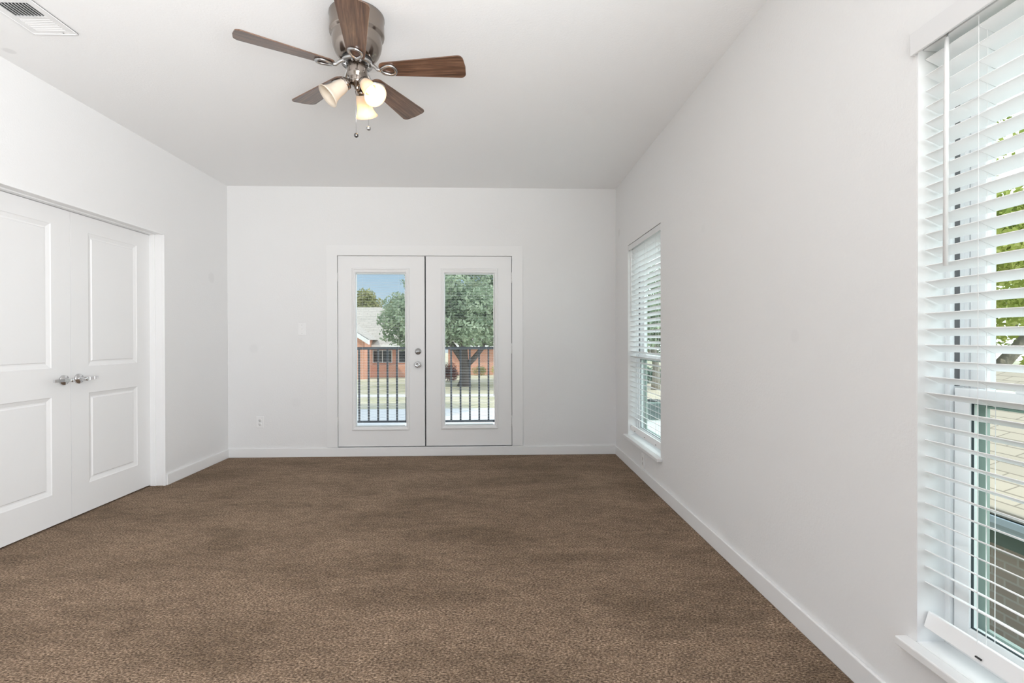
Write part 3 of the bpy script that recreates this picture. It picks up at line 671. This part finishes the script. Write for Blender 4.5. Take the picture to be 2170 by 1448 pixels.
limbs = [([(0, 0, 0), (.05, 0, .5), (.02, 0, 1.5), (-.05, 0, 2.6), (-.1, 0, 3.4), (-.3, .2, 5)], [.62, .46, .40, .37, .33, .2]),
         ([(0, 0, 2.0), (-.7, .1, 3.0), (-1.6, .2, 4.2), (-2.6, 0, 5.4)], [.30, .26, .22, .1]),
         ([(.05, 0, 1.6), (.8, -.1, 2.3), (1.45, -.2, 3.1), (1.9, -.3, 4.4), (2.6, 0, 5.6)], [.26, .22, .20, .18, .1]),
         ([(-.1, 0, 3.0), (.6, .5, 4.2), (1.0, .8, 5.8)], [.25, .2, .1]), ([(-.1, 0, 3.0), (-.5, -.6, 4.4), (-.8, -1.2, 6)], [.22, .18, .08])]
oak = tree('oak_tree', (-2.6, 40.8, GZ), 'big spreading oak with a forked dark trunk on the lawn behind the knobless door leaf', blobs, 40000, .17, M['oak'], limbs, 11, 'trees on the lawn')
oak2 = copy_tree(oak); oak2.location = (-15.0, 21.5, GZ); oak2.scale = (.65, .65, 1.5); oak2.rotation_euler = (0, 0, 2.1)
oak2['label'] = 'smaller oak across the street that shades the paving'; oak2['group'] = 'trees on the lawn'
# trees behind the house
for (x, y, r, h, sd, lab) in ((-18.9, 70, 2.6, 10.3, 21, 'olive tree top rising over the grey roof, nearest the door hinges'), (-14.6, 77, 2.2, 10.0, 22, 'olive tree top showing between the grey roof and the big oak'), (-4, 76, 3.4, 8.5, 24, 'olive tree hidden behind the big oak crown'), (5.5, 72, 3.4, 8, 25, 'olive tree behind the low brick house')):
    g = np.random.default_rng(sd); bl_ = [((g.random() - .5) * 1.5 * r, (g.random() - .5) * r, h - r * (.1 + 1.1 * g.random()), r * .55, r * .5, r * .45) for _ in range(12)]
    tree('background_tree', (x, y, GZ), lab, bl_, 5000, .22, M['olive_leaf'], [([(0, 0, 0), (.1, 0, h * .4), (0, 0, h * .75)], [.3, .22, .1])], sd, 'trees behind the brick houses')
# tree outside the near window
def big_tree(name, loc, label, rx, zc, rz, n, size, lm, seed, th, group):
    g = np.random.default_rng(seed); bl_ = []
    for i in range(34):
        d = g.normal(size=3); d /= np.linalg.norm(d); q = g.random() ** .5; s = rx * (.22 + .14 * g.random())
        bl_.append((d[0] * rx * q, d[1] * rx * q, zc + d[2] * rz * q, s, s, s * .8))
    return tree(name, loc, label, bl_, n, size, lm, [([(0, 0, 0), (.1, .05, th * .5), (-.1, 0, th), (.3, .2, th + 2)], [.35, .27, .22, .1]), ([(0, 0, th * .7), (1.2, -.4, th + .6), (2.0, -.5, th + 2)], [.18, .13, .06]), ([(0, 0, th * .8), (-1.1, .5, th + 1), (-1.8, .4, th + 2.4)], [.16, .12, .05])], seed, group)
big_tree('leafy_tree', (12.6, 12.4, GZ), 'bright yellow green tree behind the tan roof outside the near window', 3.6, 6.6, 4.2, 26000, .085, M['yellow_leaf'], 31, 3.6, 'trees beyond the window blinds')
big_tree('leafy_tree', (21.0, 17.5, GZ), 'yellow green tree further behind the tan roof', 3.4, 5.4, 3.2, 12000, .10, M['yellow_leaf'], 32, 3.0, 'trees beyond the window blinds')
big_tree('leafy_tree', (12.2, 37.0, GZ), 'green tree past the drive outside the far window', 3.6, 5.6, 3.4, 9000, .17, M['oak'], 33, 3.0, 'trees beyond the window blinds')
big_tree('leafy_tree', (18.2, 46.0, GZ), 'green tree at the far end of the drive behind another tree', 3.6, 5.8, 3.2, 8000, .17, M['olive_leaf'], 34, 3.0, 'trees beyond the window blinds')
# brick house in the left leaf
hs = empty('brick_house', (-14, 50, GZ), label='orange brick house with grey roof and white gable edge across the street', cat='house')
def HB(mb, nm, m, par=hs, **k):
    o = mb.build(nm, m, None, **k); o.parent = par; o.matrix_parent_inverse = Matrix.Translation(hs.location).inverted() if par is hs else Matrix.Identity(4); return o
mb = MB().box(-24, -7.2, 51.4, 62, GZ, .55)
gx0, gx1, gax, gaz, gez = -19.9, -12.75, -16.2, 3.55, 1.35
mb.add([(gx0, 48.2, GZ), (gx1, 48.2, GZ), (gx1, 48.2, gez), (gax, 48.2, gaz), (gx0, 48.2, gez), (gx0, 52, GZ), (gx1, 52, GZ), (gx1, 52, gez), (gax, 52, gaz), (gx0, 52, gez)], [(0, 1, 2, 3, 4), (1, 6, 7, 2), (5, 0, 4, 9), (2, 7, 8, 3), (3, 8, 9, 4)])
HB(mb, 'brick_wall', M['brick'])
rf = MB().add([(-25, 50.6, .55), (-6.4, 50.6, .55), (-6.4, 63, .55), (-25, 63, .55), (-21, 56.8, 4.9), (-13.2, 56.8, 4.9)], [(0, 1, 5, 4), (1, 2, 5), (2, 3, 4, 5), (3, 0, 4)])
sl = (gaz - gez) / (gx1 - gax)
rf.add([(gax, 47.7, gaz + .12), (gx1 + .5, 47.7, gez + .12 - .5 * sl), (gx1 + .5, 56, gez + .12 - .5 * sl), (gax, 56, gaz + .12), (gx0 - .5, 47.7, gez + .12 - .5 * sl), (gx0 - .5, 56, gez + .12 - .5 * sl)], [(0, 1, 2, 3), (4, 0, 3, 5)])
HB(rf, 'roof', M['roof_grey'])
bg = MB()
for (xa, za, xb, zb) in ((gax, gaz, gx1 + .5, gez - .5 * sl), (gx0 - .5, gez - .5 * sl, gax, gaz)):
    bg.add([(xa, 47.65, za - .32), (xb, 47.65, zb - .32), (xb, 47.65, zb + .12), (xa, 47.65, za + .12), (xa, 48.2, za - .32), (xb, 48.2, zb - .32), (xb, 48.2, zb + .12), (xa, 48.2, za + .12)], [(0, 1, 2, 3), (4, 7, 6, 5), (0, 4, 5, 1), (3, 2, 6, 7), (0, 3, 7, 4), (1, 5, 6, 2)])
bg.box(-12.7, -6.4, 50.55, 50.65, .40, .66)
HB(bg, 'bargeboard', M['white_paint'])
av = MB(); pts = [(-16.6, GZ + .3), (-14.2, GZ + .3)] + [(-15.4 + 1.2 * math.cos(math.pi * i / 12), .55 + 1.0 * math.sin(math.pi * i / 12)) for i in range(13)]
n = len(pts); av.add([(x, 48.05, z) for x, z in pts] + [(x, 48.25, z) for x, z in pts], [tuple(range(n)), tuple(range(n, 2 * n))[::-1]] + [(i, (i + 1) % n, n + (i + 1) % n, n + i) for i in range(n)])
HB(av, 'arched_window', M['white_paint'])
for (xa, xb) in ((-12.75, -10.75), (-10.1, -8.4)):
    w = HB(frame(MB(), 'x', xa, xb, -1.25, .10, .06, 51.3, 51.45).box((xa + xb) / 2 - .03, (xa + xb) / 2 + .03, 51.32, 51.45, -1.2, .05), 'window', M['white_paint'])
    HB(MB().box(xa + .05, xb - .05, 51.36, 51.42, -1.2, .05), 'pane', M['dark_glass'], w)
HB(MB().box(-12.9, -7.3, 50.5, 51.4, GZ, -1.45), 'planter_wall', M['brick'])
hs2 = empty('brick_house', (0, 54, GZ), label='low orange brick house behind the oak trunk', cat='house')
def H2(mb, nm, m, par=hs2):
    o = mb.build(nm, m, None); o.parent = par; o.matrix_parent_inverse = Matrix.Translation(hs2.location).inverted(); return o
H2(MB().box(-5.2, 9.4, 54, 62, GZ, .5), 'brick_wall', M['brick'])
H2(MB().add([(-5.8, 53.3, .5), (10, 53.3, .5), (10, 62.6, .5), (-5.8, 62.6, .5), (-1.6, 58, 3.4), (5.9, 58, 3.4)], [(0, 1, 5, 4), (1, 2, 5), (2, 3, 4, 5), (3, 0, 4)]), 'roof', M['roof_grey'])
H2(MB().box(-5.8, 10, 53.25, 53.35, .36, .60), 'bargeboard', M['white_paint'])
# shrubs
def shrub(x, y, w, d, h, label, lm, n, seed, size=.07):
    g = np.random.default_rng(seed); bl_ = [((g.random() - .5) * w * .8, (g.random() - .5) * d * .8, h * (.25 + .4 * g.random()), w * .22, d * .3, h * .36) for _ in range(10)]
    return tag(leaves(n, bl_, size, seed).build('shrub', lm, loc=(x, y, GZ)), label, 'shrub', 'clipped shrubs outside')
shrub(-4.9, 46, 2.4, 1.2, 1.9, 'dark red leaved shrub beside the oak trunk', M['red_leaf'], 2500, 41)
shrub(-1.7, 52.5, 1.5, 1.0, 1.1, 'green shrub behind the fork of the oak trunk', M['olive_leaf'], 900, 42)
shrub(.4, 52.8, 1.6, 1.0, 1.0, 'yellow green shrub at the foot of the low brick house', M['yellow_leaf'], 900, 43)
hg = tag(leaves(9000, [(x, 0, .75, .6, .6, .75) for x in np.arange(-5, 5.1, .8)], .10, 51).build('hedge', M['hedge'], loc=(11.0, 42.5, GZ)), 'dark teal green hedge along the drive outside the far window', 'hedge')
# condenser unit beside the drive
ac = empty('air_conditioner', (7.6, 23.3, GZ), label='grey green air conditioner unit on the paving outside the far window', cat='air conditioner')
MB().box(-.45, .45, -.45, .45, .06, .9).build('casing', mat('grey_green_steel', (.22, .28, .26), .5), ac, bevel=.02)
lv = MB()
for i in range(12): lv.box(-.40, .40, -.475, -.45, .12 + i * .06, .15 + i * .06); lv.box(-.475, -.45, -.40, .40, .12 + i * .06, .15 + i * .06)
lv.build('louvre_grille', mat('dark_grey_steel', (.10, .13, .13), .5), ac)
MB().lathe([(.36, .9), (.36, .94), (.30, .97), (.05, .985), (.01, .985)], 24).build('fan_guard', M['dark_slot'], ac)
MB().box(-.55, .55, -.55, .55, 0, .06).build('base', M['concrete'], ac)
# neighbouring wing with the tan roof outside the near window
wg = empty('house_wing', (5.5, 5.5, GZ), label='brown brick wing with sunlit tan shingle roof and gutter outside the near window', cat='house')
def WB(mb, nm, m, **k):
    o = mb.build(nm, m, None, **k); o.parent = wg; o.matrix_parent_inverse = Matrix.Translation(wg.location).inverted(); return o
EX, EZ, RX, RZ = 4.0, -.16, 7.0, .80
WB(MB().add([(EX - .04, -2, EZ), (RX, -2, RZ), (RX, 9, RZ), (EX - .04, 9, EZ), (2 * RX - EX, -2, EZ), (2 * RX - EX, 9, EZ), (EX - .04, -2, EZ - .05), (EX - .04, 9, EZ - .05)], [(0, 3, 2, 1), (1, 2, 5, 4), (6, 7, 3, 0)]), 'roof', M['roof_tan'])
WB(MB().box(4.18, 2 * RX - 4.2, -1.9, 8.9, GZ, -.22), 'brick_wall', M['brick_brown'])
WB(MB().box(EX, EX + .03, -2, 9, -.44, -.20).box(EX, 4.2, -2, 9, -.46, -.44), 'fascia', M['fascia'])
gm = MB().add([(EX - .12, -2, -.20), (EX - .12, 9, -.20), (EX - .12, 9, -.25), (EX - .12, -2, -.25), (EX - .09, 9, -.29), (EX - .09, -2, -.29), (EX - .08, 9, -.325), (EX - .08, -2, -.325), (EX, 9, -.325), (EX, -2, -.325), (EX - .10, -2, -.20), (EX - .10, 9, -.20), (EX - .10, -2, -.22), (EX - .10, 9, -.22)],
              [(0, 1, 2, 3), (3, 2, 4, 5), (5, 4, 6, 7), (7, 6, 8, 9), (0, 10, 11, 1), (10, 12, 13, 11)])
WB(gm, 'gutter', M['gutter'])
